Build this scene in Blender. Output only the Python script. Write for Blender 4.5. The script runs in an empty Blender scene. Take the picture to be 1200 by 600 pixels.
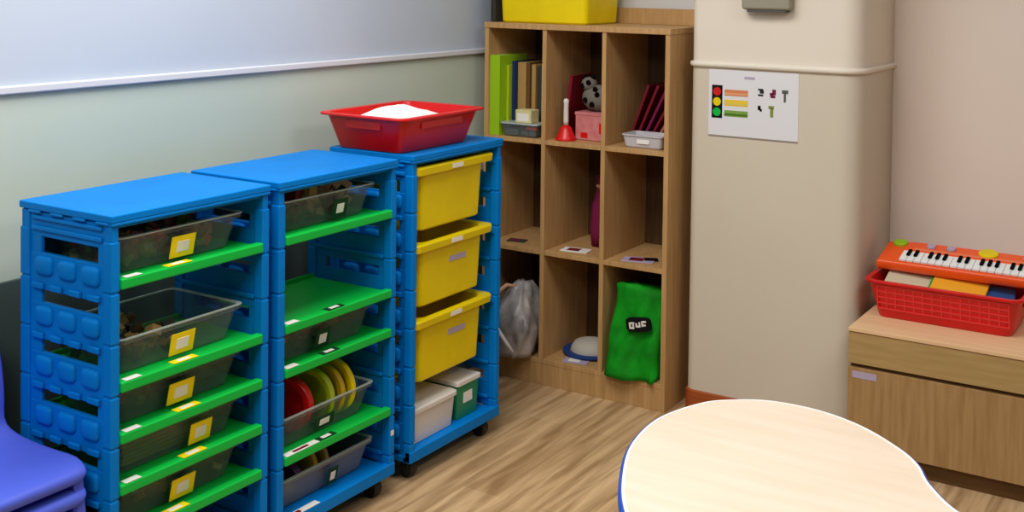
import bpy, bmesh, math, random
from mathutils import Vector, Matrix
random.seed(7)
C = bpy.context.scene.collection
S = bpy.context.scene

# ---------------------------------------------------------------- materials
def lin(c):
    return tuple(((v/255)/12.92 if v/255 <= .04045 else (((v/255)+.055)/1.055)**2.4) for v in c) + (1,)
def mat(name, rgb, rough=.5, spec=.5, alpha=1, metal=0, vary=.0, scale=20, bump=0, rgb2=None, stretch=(1,1,1)):
    m = bpy.data.materials.new(name); m.use_nodes = True
    nt = m.node_tree; b = nt.nodes['Principled BSDF']
    b.inputs['Base Color'].default_value = lin(rgb)
    b.inputs['Roughness'].default_value = rough
    b.inputs['Specular IOR Level'].default_value = spec
    b.inputs['Metallic'].default_value = metal
    b.inputs['Alpha'].default_value = alpha
    if vary or rgb2 or bump:
        tc = nt.nodes.new('ShaderNodeTexCoord'); mp = nt.nodes.new('ShaderNodeMapping')
        mp.inputs['Scale'].default_value = stretch
        nz = nt.nodes.new('ShaderNodeTexNoise'); nz.inputs['Scale'].default_value = scale; nz.inputs['Detail'].default_value = 4
        nt.links.new(tc.outputs['Object'], mp.inputs[0]); nt.links.new(mp.outputs[0], nz.inputs['Vector'])
        if vary or rgb2:
            r = nt.nodes.new('ShaderNodeValToRGB')
            a = rgb; c2 = rgb2 or tuple(max(0, v*(1-vary)) for v in rgb)
            r.color_ramp.elements[0].position = .32; r.color_ramp.elements[1].position = .68
            r.color_ramp.elements[0].color = lin(c2); r.color_ramp.elements[1].color = lin(a)
            nt.links.new(nz.outputs['Fac'], r.inputs[0]); nt.links.new(r.outputs[0], b.inputs['Base Color'])
        if bump:
            bp = nt.nodes.new('ShaderNodeBump'); bp.inputs['Strength'].default_value = bump; bp.inputs['Distance'].default_value = .01
            nt.links.new(nz.outputs['Fac'], bp.inputs['Height']); nt.links.new(bp.outputs[0], b.inputs['Normal'])
    return m

M = {}
M['blue'] = mat('blue_plastic', (0,126,214), .5, .1, vary=.06, scale=6)
M['green'] = mat('green_plastic', (8,186,66), .42, .25)
M['yellow'] = mat('yellow_plastic', (238,212,0), .4, .25, vary=.05, scale=9)
M['red'] = mat('red_plastic', (222,10,12), .35, .5, vary=.1, scale=10)
M['clear'] = mat('clear_plastic', (122,132,130), .25, .4, alpha=.24)
M['clear_rim'] = mat('clear_plastic_rim', (190,198,195), .3, .5, alpha=.85)
M['smoke'] = mat('smoky_plastic', (120,128,140), .3, .5, alpha=.62)
M['black'] = mat('black_rubber', (18,18,20), .6)
M['white'] = mat('white_paper', (238,238,236), .7, .2)
M['whitep'] = mat('white_plastic', (222,216,208), .4, .4)
M['tag_y'] = mat('yellow_card', (250,220,20), .6, .2)
M['tag_g'] = mat('dark_green_card', (10,60,30), .6, .2)
M['tag_w'] = mat('white_card', (235,232,225), .6, .2)
M['tag_l'] = mat('lilac_card', (178,165,190), .6, .2)
M['grey'] = mat('grey_card', (90,92,90), .7, .2)
M['darkgrey'] = mat('dark_grey_card', (60,58,52), .7, .2)
M['lime'] = mat('lime_card', (150,195,20), .5, .3)
M['navy'] = mat('navy_card', (22,48,92), .5, .3)
M['tan'] = mat('tan_card', (178,140,82), .6, .2)
M['brown'] = mat('brown_card', (105,75,40), .6, .2)
M['cream'] = mat('cream_card', (215,205,150), .6, .2)
M['maroon'] = mat('maroon_card', (116,14,32), .5, .3)
M['pink'] = mat('pink_card', (215,140,140), .5, .3, rgb2=(200,110,110), scale=30)
M['magenta'] = mat('magenta_cloth', (120,30,70), .8, .1)
M['leopard'] = mat('spotted_plush', (120,114,106), .95, .05)
M['spot'] = mat('black_plush', (14,12,12), .95, .05)
M['chair'] = mat('violet_blue_plastic', (84,104,222), .42, .3, vary=.05, scale=5)
M['orange'] = mat('orange_plastic', (244,88,22), .35, .5)
M['bag_green'] = mat('green_fabric', (14,160,26), .75, .2, rgb2=(10,120,20), scale=14, bump=.3)
M['bag_black'] = mat('black_print', (8,8,14), .7, .2)
M['bag_grey'] = mat('translucent_bag_film', (200,194,192), .35, .5, alpha=.93, rgb2=(120,116,116), scale=11, bump=.8)
M['rose'] = mat('rose_toy', (176,96,92), .5, .4)
M['peach'] = mat('peach_toy', (214,165,130), .5, .4)
M['purple'] = mat('purple_toy', (84,24,98), .4, .4)
M['ochre'] = mat('ochre_toy', (196,160,20), .4, .4)
M['yg'] = mat('yellow_green_toy', (170,190,30), .4, .4)
M['olive'] = mat('olive_toy', (130,140,60), .6, .3)
M['metal'] = mat('grey_metal', (150,150,152), .35, .5, metal=.8)
M['fixture'] = mat('grey_fixture', (148,143,125), .5, .4)

def wood(name, a, b2, axis='Z', scale=6, rough=.5, k=14):
    m = bpy.data.materials.new(name); m.use_nodes = True
    nt = m.node_tree; b = nt.nodes['Principled BSDF']; b.inputs['Roughness'].default_value = rough
    b.inputs['Specular IOR Level'].default_value = .35
    tc = nt.nodes.new('ShaderNodeTexCoord'); mp = nt.nodes.new('ShaderNodeMapping')
    s = [k, k, k]; s['XYZ'.index(axis)] = 1; mp.inputs['Scale'].default_value = s
    nz = nt.nodes.new('ShaderNodeTexNoise'); nz.inputs['Scale'].default_value = scale; nz.inputs['Detail'].default_value = 5
    r = nt.nodes.new('ShaderNodeValToRGB'); r.color_ramp.elements[0].color = lin(b2); r.color_ramp.elements[1].color = lin(a)
    r.color_ramp.elements[0].position = .3; r.color_ramp.elements[1].position = .7
    for x, y in ((tc.outputs['Object'], mp.inputs[0]), (mp.outputs[0], nz.inputs['Vector']), (nz.outputs['Fac'], r.inputs[0]), (r.outputs[0], b.inputs['Base Color'])):
        nt.links.new(x, y)
    return m
M['shelfwood'] = wood('shelf_oak_laminate', (198,158,106), (176,136,84), 'Z', 5)
M['benchtop'] = wood('bench_top_laminate', (236,200,156), (226,186,140), 'X', 4)
M['benchfront'] = wood('bench_front_laminate', (178,142,94), (156,120,74), 'Z', 5)
M['benchedge'] = wood('bench_edge_laminate', (182,152,98), (166,136,84), 'X', 5)
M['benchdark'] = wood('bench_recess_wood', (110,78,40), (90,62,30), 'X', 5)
M['tabletop'] = wood('table_maple_laminate', (236,218,198), (228,208,184), 'X', 3, .4, 8)
M['backshade'] = wood('shade_dark_back_board', (84,60,34), (66,46,24), 'Z', 5)  # dark brown puts the deep shade of the cells into the back board
M['skirt'] = wood('orange_brown_skirting', (176,92,40), (150,70,28), 'X', 5)

def paint(name, a, b2, scale=1.2):
    return mat(name, a, .75, .2, rgb2=b2, scale=scale, bump=.0)
M['wall_up'] = paint('cool_lit_blue_grey_paint', (194,206,222), (188,200,218))  # wall tints mix paint colour with the cool and warm cast of light
M['wall_low'] = paint('pale_sage_paint', (198,208,194), (190,204,192))
M['pil_up'] = paint('warm_white_paint', (232,222,206), (228,218,202))
M['pil_low'] = paint('cream_grey_paint', (214,204,186), (208,198,180))
M['wall_right'] = paint('warm_lit_pinkish_paint', (232,218,206), (228,212,198))
M['wall_back'] = paint('white_paint', (222,220,218), (216,214,212))
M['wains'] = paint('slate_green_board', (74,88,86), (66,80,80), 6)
M['rail'] = mat('white_rail', (216,219,228), .4, .4)
M['railwarm'] = mat('cream_rail', (232,224,208), .4, .4)

def floor_mat():
    m = bpy.data.materials.new('vinyl_plank_floor'); m.use_nodes = True
    nt = m.node_tree; b = nt.nodes['Principled BSDF']; b.inputs['Roughness'].default_value = .5
    b.inputs['Specular IOR Level'].default_value = .3
    tc = nt.nodes.new('ShaderNodeTexCoord'); mp = nt.nodes.new('ShaderNodeMapping')
    mp.inputs['Rotation'].default_value = (0, 0, math.radians(90))
    bk = nt.nodes.new('ShaderNodeTexBrick')
    bk.inputs['Scale'].default_value = 1; bk.inputs['Brick Width'].default_value = 1.2; bk.inputs['Row Height'].default_value = .14
    bk.inputs['Mortar Size'].default_value = .001; bk.inputs['Mortar Smooth'].default_value = .1; bk.inputs['Bias'].default_value = 0
    bk.inputs['Color1'].default_value = lin((206,174,130)); bk.inputs['Color2'].default_value = lin((168,134,92)); bk.inputs['Mortar'].default_value = lin((120,92,60))
    mp2 = nt.nodes.new('ShaderNodeMapping'); mp2.inputs['Scale'].default_value = (14, 1.2, 1)
    nz = nt.nodes.new('ShaderNodeTexNoise'); nz.inputs['Scale'].default_value = 2.2; nz.inputs['Detail'].default_value = 6; nz.inputs['Distortion'].default_value = .6
    r = nt.nodes.new('ShaderNodeValToRGB'); r.color_ramp.elements[0].color = lin((140,105,66)); r.color_ramp.elements[1].color = lin((226,190,146))
    r.color_ramp.elements[0].position = .35; r.color_ramp.elements[1].position = .66
    mx = nt.nodes.new('ShaderNodeMix'); mx.data_type = 'RGBA'; mx.inputs[0].default_value = .6
    L = nt.links.new
    L(tc.outputs['Object'], mp.inputs[0]); L(mp.outputs[0], bk.inputs['Vector'])
    L(tc.outputs['Object'], mp2.inputs[0]); L(mp2.outputs[0], nz.inputs['Vector']); L(nz.outputs['Fac'], r.inputs[0])
    L(bk.outputs['Color'], mx.inputs[6]); L(r.outputs[0], mx.inputs[7]); L(mx.outputs[2], b.inputs['Base Color'])
    return m
M['floor'] = floor_mat()

# ---------------------------------------------------------------- mesh helpers
class MB:
    def __init__(s): s.bm = bmesh.new()
    def hull8(s, p):
        v = [s.bm.verts.new(q) for q in p]
        for f in ((0,3,2,1),(4,5,6,7),(0,1,5,4),(1,2,6,5),(2,3,7,6),(3,0,4,7)): s.bm.faces.new([v[i] for i in f])
        return s
    def box(s, x0, x1, y0, y1, z0, z1, mx=None):
        p = [(x0,y0,z0),(x1,y0,z0),(x1,y1,z0),(x0,y1,z0),(x0,y0,z1),(x1,y0,z1),(x1,y1,z1),(x0,y1,z1)]
        if mx: p = [mx @ Vector(q) for q in p]
        return s.hull8(p)
    def rings(s, rs, cap0=True, cap1=True, closed=False):
        vs = [[s.bm.verts.new(p) for p in r] for r in rs]
        n = len(vs[0])
        for a, b in zip(vs, vs[1:]):
            for i in range(n):
                j = (i+1) % n; s.bm.faces.new((a[i], a[j], b[j], b[i]))
        if cap0: s.bm.faces.new(list(reversed(vs[0])))
        if cap1: s.bm.faces.new(vs[-1])
        return s
    def tube(s, pts, r, n=10):
        pts = [Vector(p) for p in pts]; rs = []
        for i, p in enumerate(pts):
            t = (pts[min(i+1, len(pts)-1)] - pts[max(i-1, 0)]).normalized()
            a = t.cross(Vector((0,0,1)) if abs(t.z) < .9 else Vector((1,0,0))).normalized(); b = t.cross(a)
            rr = r[i] if isinstance(r, (list, tuple)) else r
            rs.append([p + a*math.cos(2*math.pi*k/n)*rr + b*math.sin(2*math.pi*k/n)*rr for k in range(n)])
        return s.rings(rs)
    def lathe(s, prof, c=(0,0,0), axis='Z', n=28):
        rs = []
        for r, h in prof:
            ring = []
            for k in range(n):
                a = 2*math.pi*k/n; u, v = r*math.cos(a), r*math.sin(a)
                q = {'Z': (u, v, h), 'Y': (u, h, v), 'X': (h, u, v)}[axis]
                ring.append((q[0]+c[0], q[1]+c[1], q[2]+c[2]))
            rs.append(ring)
        return s.rings(rs)
    def prism(s, poly, z0, z1):
        return s.rings([[(x,y,z0) for x,y in poly], [(x,y,z1) for x,y in poly]])
    def build(s, name, m, parent=None, bevel=0, smooth=False, seg=2, sub=0):
        bmesh.ops.recalc_face_normals(s.bm, faces=s.bm.faces)
        me = bpy.data.meshes.new(name); s.bm.to_mesh(me); s.bm.free()
        me.materials.append(m if not isinstance(m, str) else M[m])
        o = bpy.data.objects.new(name, me); C.objects.link(o)
        if smooth:
            for p in me.polygons: p.use_smooth = True
        if bevel:
            b = o.modifiers.new('bevel', 'BEVEL'); b.width = bevel; b.segments = seg; b.limit_method = 'ANGLE'; b.angle_limit = math.radians(40)
            for p in me.polygons: p.use_smooth = True
            b.harden_normals = True
        if sub:
            q = o.modifiers.new('sub', 'SUBSURF'); q.levels = sub; q.render_levels = sub
        if parent: o.parent = parent
        return o
def rrect(cx, cy, w, d, r, z, n=4):
    pts = []
    for sx, sy, a0 in ((1,1,0),(-1,1,90),(-1,-1,180),(1,-1,270)):
        for k in range(n+1):
            a = math.radians(a0+90*k/n)
            pts.append((cx+sx*(w/2-r)+r*math.cos(a), cy+sy*(d/2-r)+r*math.sin(a), z))
    return pts
def tag(o, label=None, cat=None, group=None, kind=None):
    if label: o['label'] = label
    if cat: o['category'] = cat
    if group: o['group'] = group
    if kind: o['kind'] = kind
    return o
def empty(name, loc, label, cat, group=None, rz=0):
    o = bpy.data.objects.new(name, None); C.objects.link(o); o.location = loc; o.rotation_euler[2] = rz
    o.empty_display_size = .05
    return tag(o, label, cat, group)
def struct(o): o['kind'] = 'structure'; return o
def copy_tree(o, parent=None):
    c = o.copy(); C.objects.link(c); c.parent = parent
    for ch in list(o.children): copy_tree(ch, c)
    return c
def tub_mesh(w, d, h, taper, rim, t=.003, r=.02, rimh=.008):
    """open container: w along x, d along y at the rim's inside; origin at bottom centre"""
    m = MB(); W, D = w, d; bw, bd = w-2*taper, d-2*taper
    m.rings([rrect(0,0,bw-.01,bd-.01,r*.8,0), rrect(0,0,bw,bd,r,.006), rrect(0,0,W,D,r,h-rimh), rrect(0,0,W+2*rim,D+2*rim,r+rim*.5,h-rimh),
             rrect(0,0,W+2*rim,D+2*rim,r+rim*.5,h), rrect(0,0,W-2*t,D-2*t,r,h), rrect(0,0,bw-2*t,bd-2*t,r*.8,t*1.5)])
    return m

# ---------------------------------------------------------------- setting
struct(MB().box(-.476, 4.4, -3.0, 2.72, -.05, 0).build('floor', 'floor'))
WX = -.4754
w = MB().box(WX-.12, WX, -3.0, 2.72, 0, 1.262).build('wall_left', 'wall_low'); struct(w)
struct(MB().box(WX-.12, WX, -3.0, 2.72, 1.262, 2.8).build('wall_left_upper', 'wall_up'))
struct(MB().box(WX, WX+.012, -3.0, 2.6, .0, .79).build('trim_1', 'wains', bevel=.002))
struct(MB().box(WX, WX+.014, -3.0, 2.6, 1.262, 1.284).build('trim_2', 'rail', bevel=.005))
# wall behind the cube shelf
struct(MB().box(WX, .46, 2.49, 2.61, 0, 2.8).build('wall_back', 'wall_back'))
struct(MB().box(1.0, 4.4, 2.62, 2.74, 0, 2.8).build('wall_back_right', 'wall_right'))
# pillar with rounded corners
def pillar_outline(e=0):
    x0, x1, y0, y1 = .437-e, 1.05+e, 2.188-e, 2.74
    r0, r1 = .035+e, .07+e; p = [(x0, y1)]
    for k in range(7):
        a = math.radians(180+90*k/6); p.append((x0+r0+r0*math.cos(a), y0+r0+r0*math.sin(a)))
    for k in range(9):
        a = math.radians(270+90*k/8); p.append((x1-r1+r1*math.cos(a), y0+r1+r1*math.sin(a)))
    p.append((x1, y1)); return p
def ol(z, e=0): return [(x, y, z) for x, y in pillar_outline(e)]
def smooth_angle(o):
    for p in o.data.polygons: p.use_smooth = abs(p.normal.z) < .5
    return o
struct(smooth_angle(MB().rings([ol(0), ol(1.26)], False, False).build('wall_pillar', 'pil_low')))
struct(smooth_angle(MB().rings([ol(1.26), ol(2.8)], False, False).build('wall_pillar_upper', 'pil_up')))
struct(smooth_angle(MB().rings([ol(1.258,.001), ol(1.26,.010), ol(1.272,.012), ol(1.277,.008), ol(1.278,.001)]).build('trim_3', 'railwarm')))
bb = [(x, y) for x, y in pillar_outline(.008)]
struct(MB().rings([ol(0,.008), ol(.076,.008), ol(.080,.003)]).build('baseboard_pillar', 'skirt'))

# ---------------------------------------------------------------- rack towers
U, Z0, S0 = .1195, .0634, .8568
D, H = .3341, 1.0209
def side_panel_mesh(y0, y1, out):
    """panel between y0<y1; out=-1 bumps on the -y side, +1 on the +y side"""
    m = MB()
    for x0, x1 in ((-.030, 0), (-D, -D+.034)):       # posts, one block per stacking unit
        for k in range(9):
            zt = S0-.018+(1-k)*U+.0; zb = zt-U+.004
            zt = min(zt, H-.02); zb = max(zb, Z0)
            if zt-zb > .01: m.box(x0, x1, y0, y1, zb, zt)
        m.box(x0+.002, x1-.002, y0+.003, y1-.003, Z0, H-.02)
    ya, yb = y0+.006, y1-.006
    for k in range(8):
        zt = S0+.045-k*U                            # top of solid band = bottom of the slot above
        zb = zt-(U-.031)
        if zt < Z0+.03: continue
        zb = max(zb, Z0)
        m.box(-D+.03, -.026, ya, yb, zb, zt)
        yy = (y0-.004, ya) if out < 0 else (yb, y1+.004)
        for j in range(3):
            cx = -.245+.085*j
            if zt-.048 > Z0:
                yc = ya if out < 0 else yb
                g = bmesh.ops.create_uvsphere(m.bm, u_segments=20, v_segments=12, radius=1)
                for v in g['verts']:
                    q = [math.copysign(abs(c)**p, c) for c, p in zip(v.co, (.42, .8, .55))]
                    v.co = (cx+q[0]*.031, yc+q[1]*.0125, zt-.029+q[2]*.023)
        for j in range(4):
            cx = -.265+.068*j
            if zb+.018 < zt-.05: m.box(cx-.020, cx+.020, yy[0]+.0, yy[1], zb+.003, zb+.018)
        # inner runner ledge that carries a shelf
        if out < 0: m.box(-D+.03, -.03, yb, y1+.004, zt-.062, zt-.050)
        else: m.box(-D+.03, -.03, y0-.004, ya, zt-.062, zt-.050)
    for x0, x1 in ((-D+.03, -.262), (-.056, -.026)):          # slots do not run the full depth
        m.box(x0, x1, ya+.0012, yb-.0012, Z0+.001, H-.021)
    m.box(-D+.031, -.027, ya+.0006, yb-.0006, S0+.083, H-.0205)
    yy = (y0-.001, ya) if out < 0 else (yb, y1+.001)
    m.box(-.29, -.035, yy[0], yy[1], H-.040, H-.030); m.box(-.29, -.035, yy[0], yy[1], H-.066, H-.054)
    return m
def make_rack(label, y0, W, shelves):
    r = empty('storage_rack', (0, y0, 0), label, 'storage rack', 'blue stacking storage racks along the wall')
    t = .026
    side_panel_mesh(0, t, -1).build('side_panel', 'blue', r, bevel=.0035)
    side_panel_mesh(W-t, W, 1).build('side_panel', 'blue', r, bevel=.0035)
    m = MB().box(-D-.002, .004, -.002, W+.002, H-.018, H)
    m.box(-D+.01, -.01, .012, W-.012, H-.034, H-.018)
    m.box(-.012, .004, .0, W, H-.026, H-.017)
    for j in range(4):
        x = -.30+.082*j
        m.box(x, x+.045, -.003, .004, H-.025, H-.017); m.box(x, x+.045, W-.004, W+.003, H-.025, H-.017)
    m.build('top_panel', 'blue', r, bevel=.005)
    m = MB().box(-D, 0, t-.002, W-t+.002, Z0+.018, Z0+.034)
    m.box(-.022, .003, .0, W, Z0, Z0+.037); m.box(-D, -D+.022, .0, W, Z0, Z0+.037)
    m.box(-D, 0, 0, t, Z0, Z0+.02); m.box(-D, 0, W-t, W, Z0, Z0+.02)
    m.build('base', 'blue', r, bevel=.004)
    for zc, zh in ((.12,.03), (.48,.03), (.86,.12)): MB().box(-D+.004, -D+.016, t-.001, W-t+.001, zc, zc+zh).build('rear_crossbar', 'blue', r, bevel=.002)
    for k in shelves:
        z = S0-k*U
        m = MB().box(-D+.02, -.012, t-.001, W-t+.001, z-.002, z+.008)
        m.box(-.018, .006, t+.0, W-t-.0, z-.010, z+.016)
        m.box(-D+.02, -D+.03, t, W-t, z-.002, z+.02)
        tag(m.build('shelf', 'green', r, bevel=.006, seg=3), 'bright green slide-in shelf')
    for x in (-.045, -D+.045):
        for y in (.05, W-.05):
            c = MB().box(x-.014, x+.014, y-.020, y+.020, .030, Z0)
            c.box(x-.03, x+.03, y-.03, y+.03, Z0-.008, Z0)
            c = c.build('caster', 'black', r, bevel=.003)
            for s in (-1, 1):
                pass
            MB().lathe([(.004,-.017),(.024,-.017),(.027,-.010),(.027,.010),(.024,.017),(.004,.017)], (x, y, .0275), 'Y', 20).build('wheel', 'black', c, smooth=False)
    return r
YR = [(-.010, .505), (.530, .505), (1.112, .502)]
rack1 = make_rack('blue plastic rack nearest the chair, with yellow-tagged clear trays on five green shelves', YR[0][0], YR[0][1], (0,2,3,4,5))
rack2 = make_rack('middle blue plastic rack with green shelves and a tray of round discs', YR[1][0], YR[1][1], (0,2,3,5))
rack3 = make_rack('blue plastic rack holding three yellow tubs, under the red basin', YR[2][0], YR[2][1], ())

# tags stuck on the green shelf tops (parts of the racks' shelves)
def shelf_tag(rack, k, y, wy, cols, x=-.030, wx=.035):
    sh = [c for c in rack.children if c.name.split('.')[0] == 'shelf'][[s for s in SH[rack.name]].index(k)]
    z = S0-k*U+.0162
    o = MB().box(-.019, .0045, y-wy/2, y+wy/2, z, z+.0012).build('shelf_tag', cols[0], sh)
    tag(o, 'small %s tag on the shelf lip' % cols[2])
    MB().box(-.014, 0, y-wy/4, y+wy/4, z+.0012, z+.0018).build('tag_centre', cols[1], sh)
SH = {rack1.name: (0,2,3,4,5), rack2.name: (0,2,3,5)}
YW = ('tag_y', 'tag_w', 'yellow'); GW = ('tag_g', 'tag_w', 'dark green')
# px-derived positions along the rack (y in rack coordinates)
for k, y in ((0, .200), (2, .22), (3, .23), (4, .25), (5, .195)): shelf_tag(rack1, k, y, .075, YW)
for k, y in ((2, .23), (3, .21), (5, .20)): shelf_tag(rack2, k, y, .07, GW)
for k in (0,2,3,4,5):
    sh = [c for c in rack1.children if c.name.startswith('shelf')][SH[rack1.name].index(k)]
    MB().box(-.015, .0045, .040, .085, S0-k*U+.0162, S0-k*U+.0172).build('white_sticker', 'tag_w', sh)
for k in (2,3,5):
    sh = [c for c in rack2.children if c.name.startswith('shelf')][SH[rack2.name].index(k)]
    ww = .13 if k == 5 else .045
    o = MB().box(-.017, .0055, .032, .032+ww, S0-k*U+.0162, S0-k*U+.0172).build('white_sticker', 'tag_w', sh)
    if k == 5: MB().box(-.010, .000, .065, .125, S0-k*U+.0172, S0-k*U+.0178).build('red_mark', 'maroon', sh)
base2 = [c for c in rack2.children if c.name.startswith('base')][0]
o = MB().box(-.02, .002, .05, .17, Z0+.0372, Z0+.038).build('white_sticker', 'tag_w', base2)
MB().box(-.015, -.002, .06, .10, Z0+.038, Z0+.0386).build('red_mark', 'maroon', base2)
# small white wall sticker low on the rack's right post
MB().box(.0, .0012, YR[1][1]-.020, YR[1][1]-.006, .185, .200).build('white_sticker', 'tag_w', rack2)

# clear trays ------------------------------------------------------------
TW, TD, TH = .27, .405, .088       # x, y, height
def tray(rack_y, k, label, group, tagcols, tag_y, zoff=.0085, z=None, m='clear', tagw=.075, tagh=.055, dy=0, tagx=0):
    zz = (S0-k*U+zoff) if z is None else z
    o = empty('clear_tray', (-.165, rack_y+.245+dy, zz), label, 'tray', group)
    tub_mesh(TW-.02, TD-.02, TH, .018, .010).build('tray_body', m, o, smooth=False)
    rm = MB().rings([rrect(0,0,TW,TD,.024,TH), rrect(0,0,TW+.003,TD+.003,.024,TH+.003), rrect(0,0,TW-.018,TD-.018,.02,TH+.003), rrect(0,0,TW-.02,TD-.02,.02,TH)], False, False)
    tag(rm.build('rim', 'clear_rim', o), 'paler rolled rim')
    # label holder leaning with the front wall
    mx = Matrix.Translation((TW/2-.016, tag_y, TH*.50)) @ Matrix.Rotation(math.radians(-78), 4, 'Y') 
    t = MB().box(-tagh/2, tagh/2, -tagw/2, tagw/2, -.0165, -.0145, mx).build('label_card', tagcols[0], o)
    tag(t, '%s name card' % tagcols[2])
    MB().box(-tagh/4, tagh/4, -tagw/4, tagw/4, -.0175, -.0165, mx).build('card_centre', tagcols[1], t)
    return o
G1 = 'clear trays with yellow cards in the first rack'
y1, y2, y3 = YR[0][0], YR[1][0], YR[2][0]
t1 = tray(y1, 0, 'clear tray with yellow card on the top green shelf, reddish blocks inside', G1, YW, -.008)
t2 = tray(y1, 2, 'clear tray of brown bits with yellow card below the open gap of the first rack', G1, YW, -.008)
t3 = tray(y1, 3, 'clear tray with yellow card on the third green shelf of the rack by the chair', G1, YW, -.012, tagw=.08)
t4 = tray(y1, 4, 'clear tray of green papers with a dark red edge on fourth shelf', G1, YW, .052, tagw=.07)
t5 = tray(y1, 5, 'clear tray with yellow card on the lowest green shelf of the first rack', G1, YW, -.005, tagw=.075)
G2 = 'clear trays with dark green cards in the middle rack'
t6 = tray(y2, 0, 'clear tray of rose and peach pieces on the topmost shelf of the middle rack', G2, GW, .035, tagw=.06, tagh=.055)
t7 = tray(y2, 3, 'clear tray squeezed between two green shelves of the middle rack', G2, GW, -.035, tagw=.06)
t8 = tray(y2, 5, 'clear tray holding red, green and yellow discs in the middle rack', G2, GW, -.025, tagw=.08, tagh=.035)
t9 = tray(y2, 7, 'smoky grey tray on the blue base of the middle rack', G2, GW, .012, z=Z0+.0345, m='smoke', tagw=.04, tagh=.05)

def bits(tr, cols, label, n=34, lo=.006, hi=.07, size=(.012,.03), y0=-.17, y1=.16, seed=1, cat='toys'):
    """loose pieces nobody could count, filling a tray"""
    rnd = random.Random(seed); bm = bmesh.new(); base = tr.location
    for i in range(n):
        s = [rnd.uniform(*size) for _ in range(3)]
        mxx = Matrix.Translation((rnd.uniform(-.085,.085), rnd.uniform(y0,y1), rnd.uniform(lo+.012,hi))) @ Matrix.Rotation(rnd.uniform(0,3), 4, Vector((rnd.random(),rnd.random(),rnd.random()+.1)).normalized()) @ Matrix.Diagonal((s[0],s[1],s[2],1))
        g = bmesh.ops.create_cube(bm, size=1, matrix=mxx)
        mi = rnd.randrange(len(cols))
        for v in g['verts']:
            for f in v.link_faces: f.material_index = mi
    me = bpy.data.meshes.new('toy_pieces'); bm.to_mesh(me); bm.free()
    for c in cols: me.materials.append(M[c])
    o = bpy.data.objects.new('toy_pieces', me); C.objects.link(o); o.location = base
    b = o.modifiers.new('b', 'BEVEL'); b.width = .002; b.segments = 2
    return tag(o, label, cat, kind='stuff')
bits(t1, ['rose','brown','rose','olive','red'], 'reddish toy blocks heaped in the uppermost tray of the rack by the chair', 170, hi=.082, seed=2)
bits(t2, ['brown','tan','darkgrey'], 'brown toy pieces heaped in the tray under the open gap', 80, hi=.075, seed=3, y1=.02)
bits(t3, ['brown','olive','darkgrey'], 'dull brown pieces in the third tray of the rack by the chair', 40, hi=.06, seed=4)
bits(t5, ['brown','olive','tan'], 'dull olive pieces in the lowest visible tray of the rack by the chair', 40, hi=.06, seed=5)
bits(t6, ['rose','peach','peach','maroon','tan','black'], 'rose and peach play pieces heaped in the top tray of the middle rack', 110, hi=.10, seed=6, size=(.018,.04))
bits(t7, ['brown','red','olive'], 'brown and red pieces in the squeezed tray of the middle rack', 40, hi=.06, seed=8)
# papers in the fourth tray
for i, (c, lb) in enumerate((('olive','olive green paper stack lying in the fourth tray'), ('maroon','thin dark red booklet on the olive paper stack'))):
    zz = t4.location.z
    z0, z1 = (.006, .066) if i == 0 else (.0665, .076)
    p = MB()
    if i == 0:
        for k in range(6): p.box(-.085+.002*(k%2), .085, -.15+.003*(k%3), .13-.004*(k%2), z0+k*.01, z0+k*.01+.0085)
    else:
        p.box(-.095, .094, -.15, .07, z0, z0+.0015); p.box(-.093, .092, -.147, .067, z0+.0015, z1-.0015); p.box(-.095, .094, -.15, .07, z1-.0015, z1)
    o = p.build('paper_stack' if i == 0 else 'booklet', c, bevel=.0006); o.location = t4.location; tag(o, lb, 'papers' if i == 0 else 'book')

def disc(name, loc, R, w, m, m2, label, rz=0, tilt=0):
    o = empty(name, loc, label, 'toy disc', 'round discs in the middle rack', rz)
    o.rotation_euler[0] = tilt
    MB().lathe([(R*.78,-w/2),(R*.97,-w/2),(R,-w/2+.003),(R,w/2-.003),(R*.97,w/2),(R*.78,w/2),(R*.78,-w/2)], (0,0,0), 'Y', 40).build('rim', m2, o, smooth=False)
    MB().lathe([(.002,-w*.3),(R*.80,-w*.3),(R*.80,w*.22),(R*.3,w*.22),(R*.25,w*.45),(.002,w*.45)], (0,0,0), 'Y', 40).build('face', m, o)
    return o
zt8 = t8.location.z
disc('toy_disc', (-.12, y2+.165, zt8+.088), .078, .028, 'red', 'red', 'red round disc standing in the tray beside the left post', rz=.25)
disc('toy_disc', (-.115, y2+.255, zt8+.088), .079, .022, 'olive', 'yg', 'yellow-green rimmed disc standing between the red and yellow discs', rz=.15)
disc('toy_disc', (-.115, y2+.305, zt8+.088), .079, .020, 'ochre', 'ochre', 'ochre disc standing just right of the yellow-green rimmed one', rz=.1)
disc('toy_disc', (-.115, y2+.350, zt8+.090), .082, .020, 'ochre', 'yellow', 'yellow-rimmed disc, furthest right in the disc tray', rz=.05)
zt9 = t9.location.z
disc('toy_disc', (-.12, y2+.205, zt9+.070), .062, .022, 'brown', 'ochre', 'brown disc with ochre rim standing in the smoky bottom tray', rz=.3)
disc('toy_disc', (-.12, y2+.255, zt9+.072), .064, .018, 'brown', 'tan', 'tan rimmed disc behind the ochre one in the smoky bottom tray', rz=.2)
disc('toy_disc', (-.10, y2+.13, zt9+.058), .052, .03, 'purple', 'purple', 'purple disc at the left end of the smoky bottom tray', rz=.3)

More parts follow.
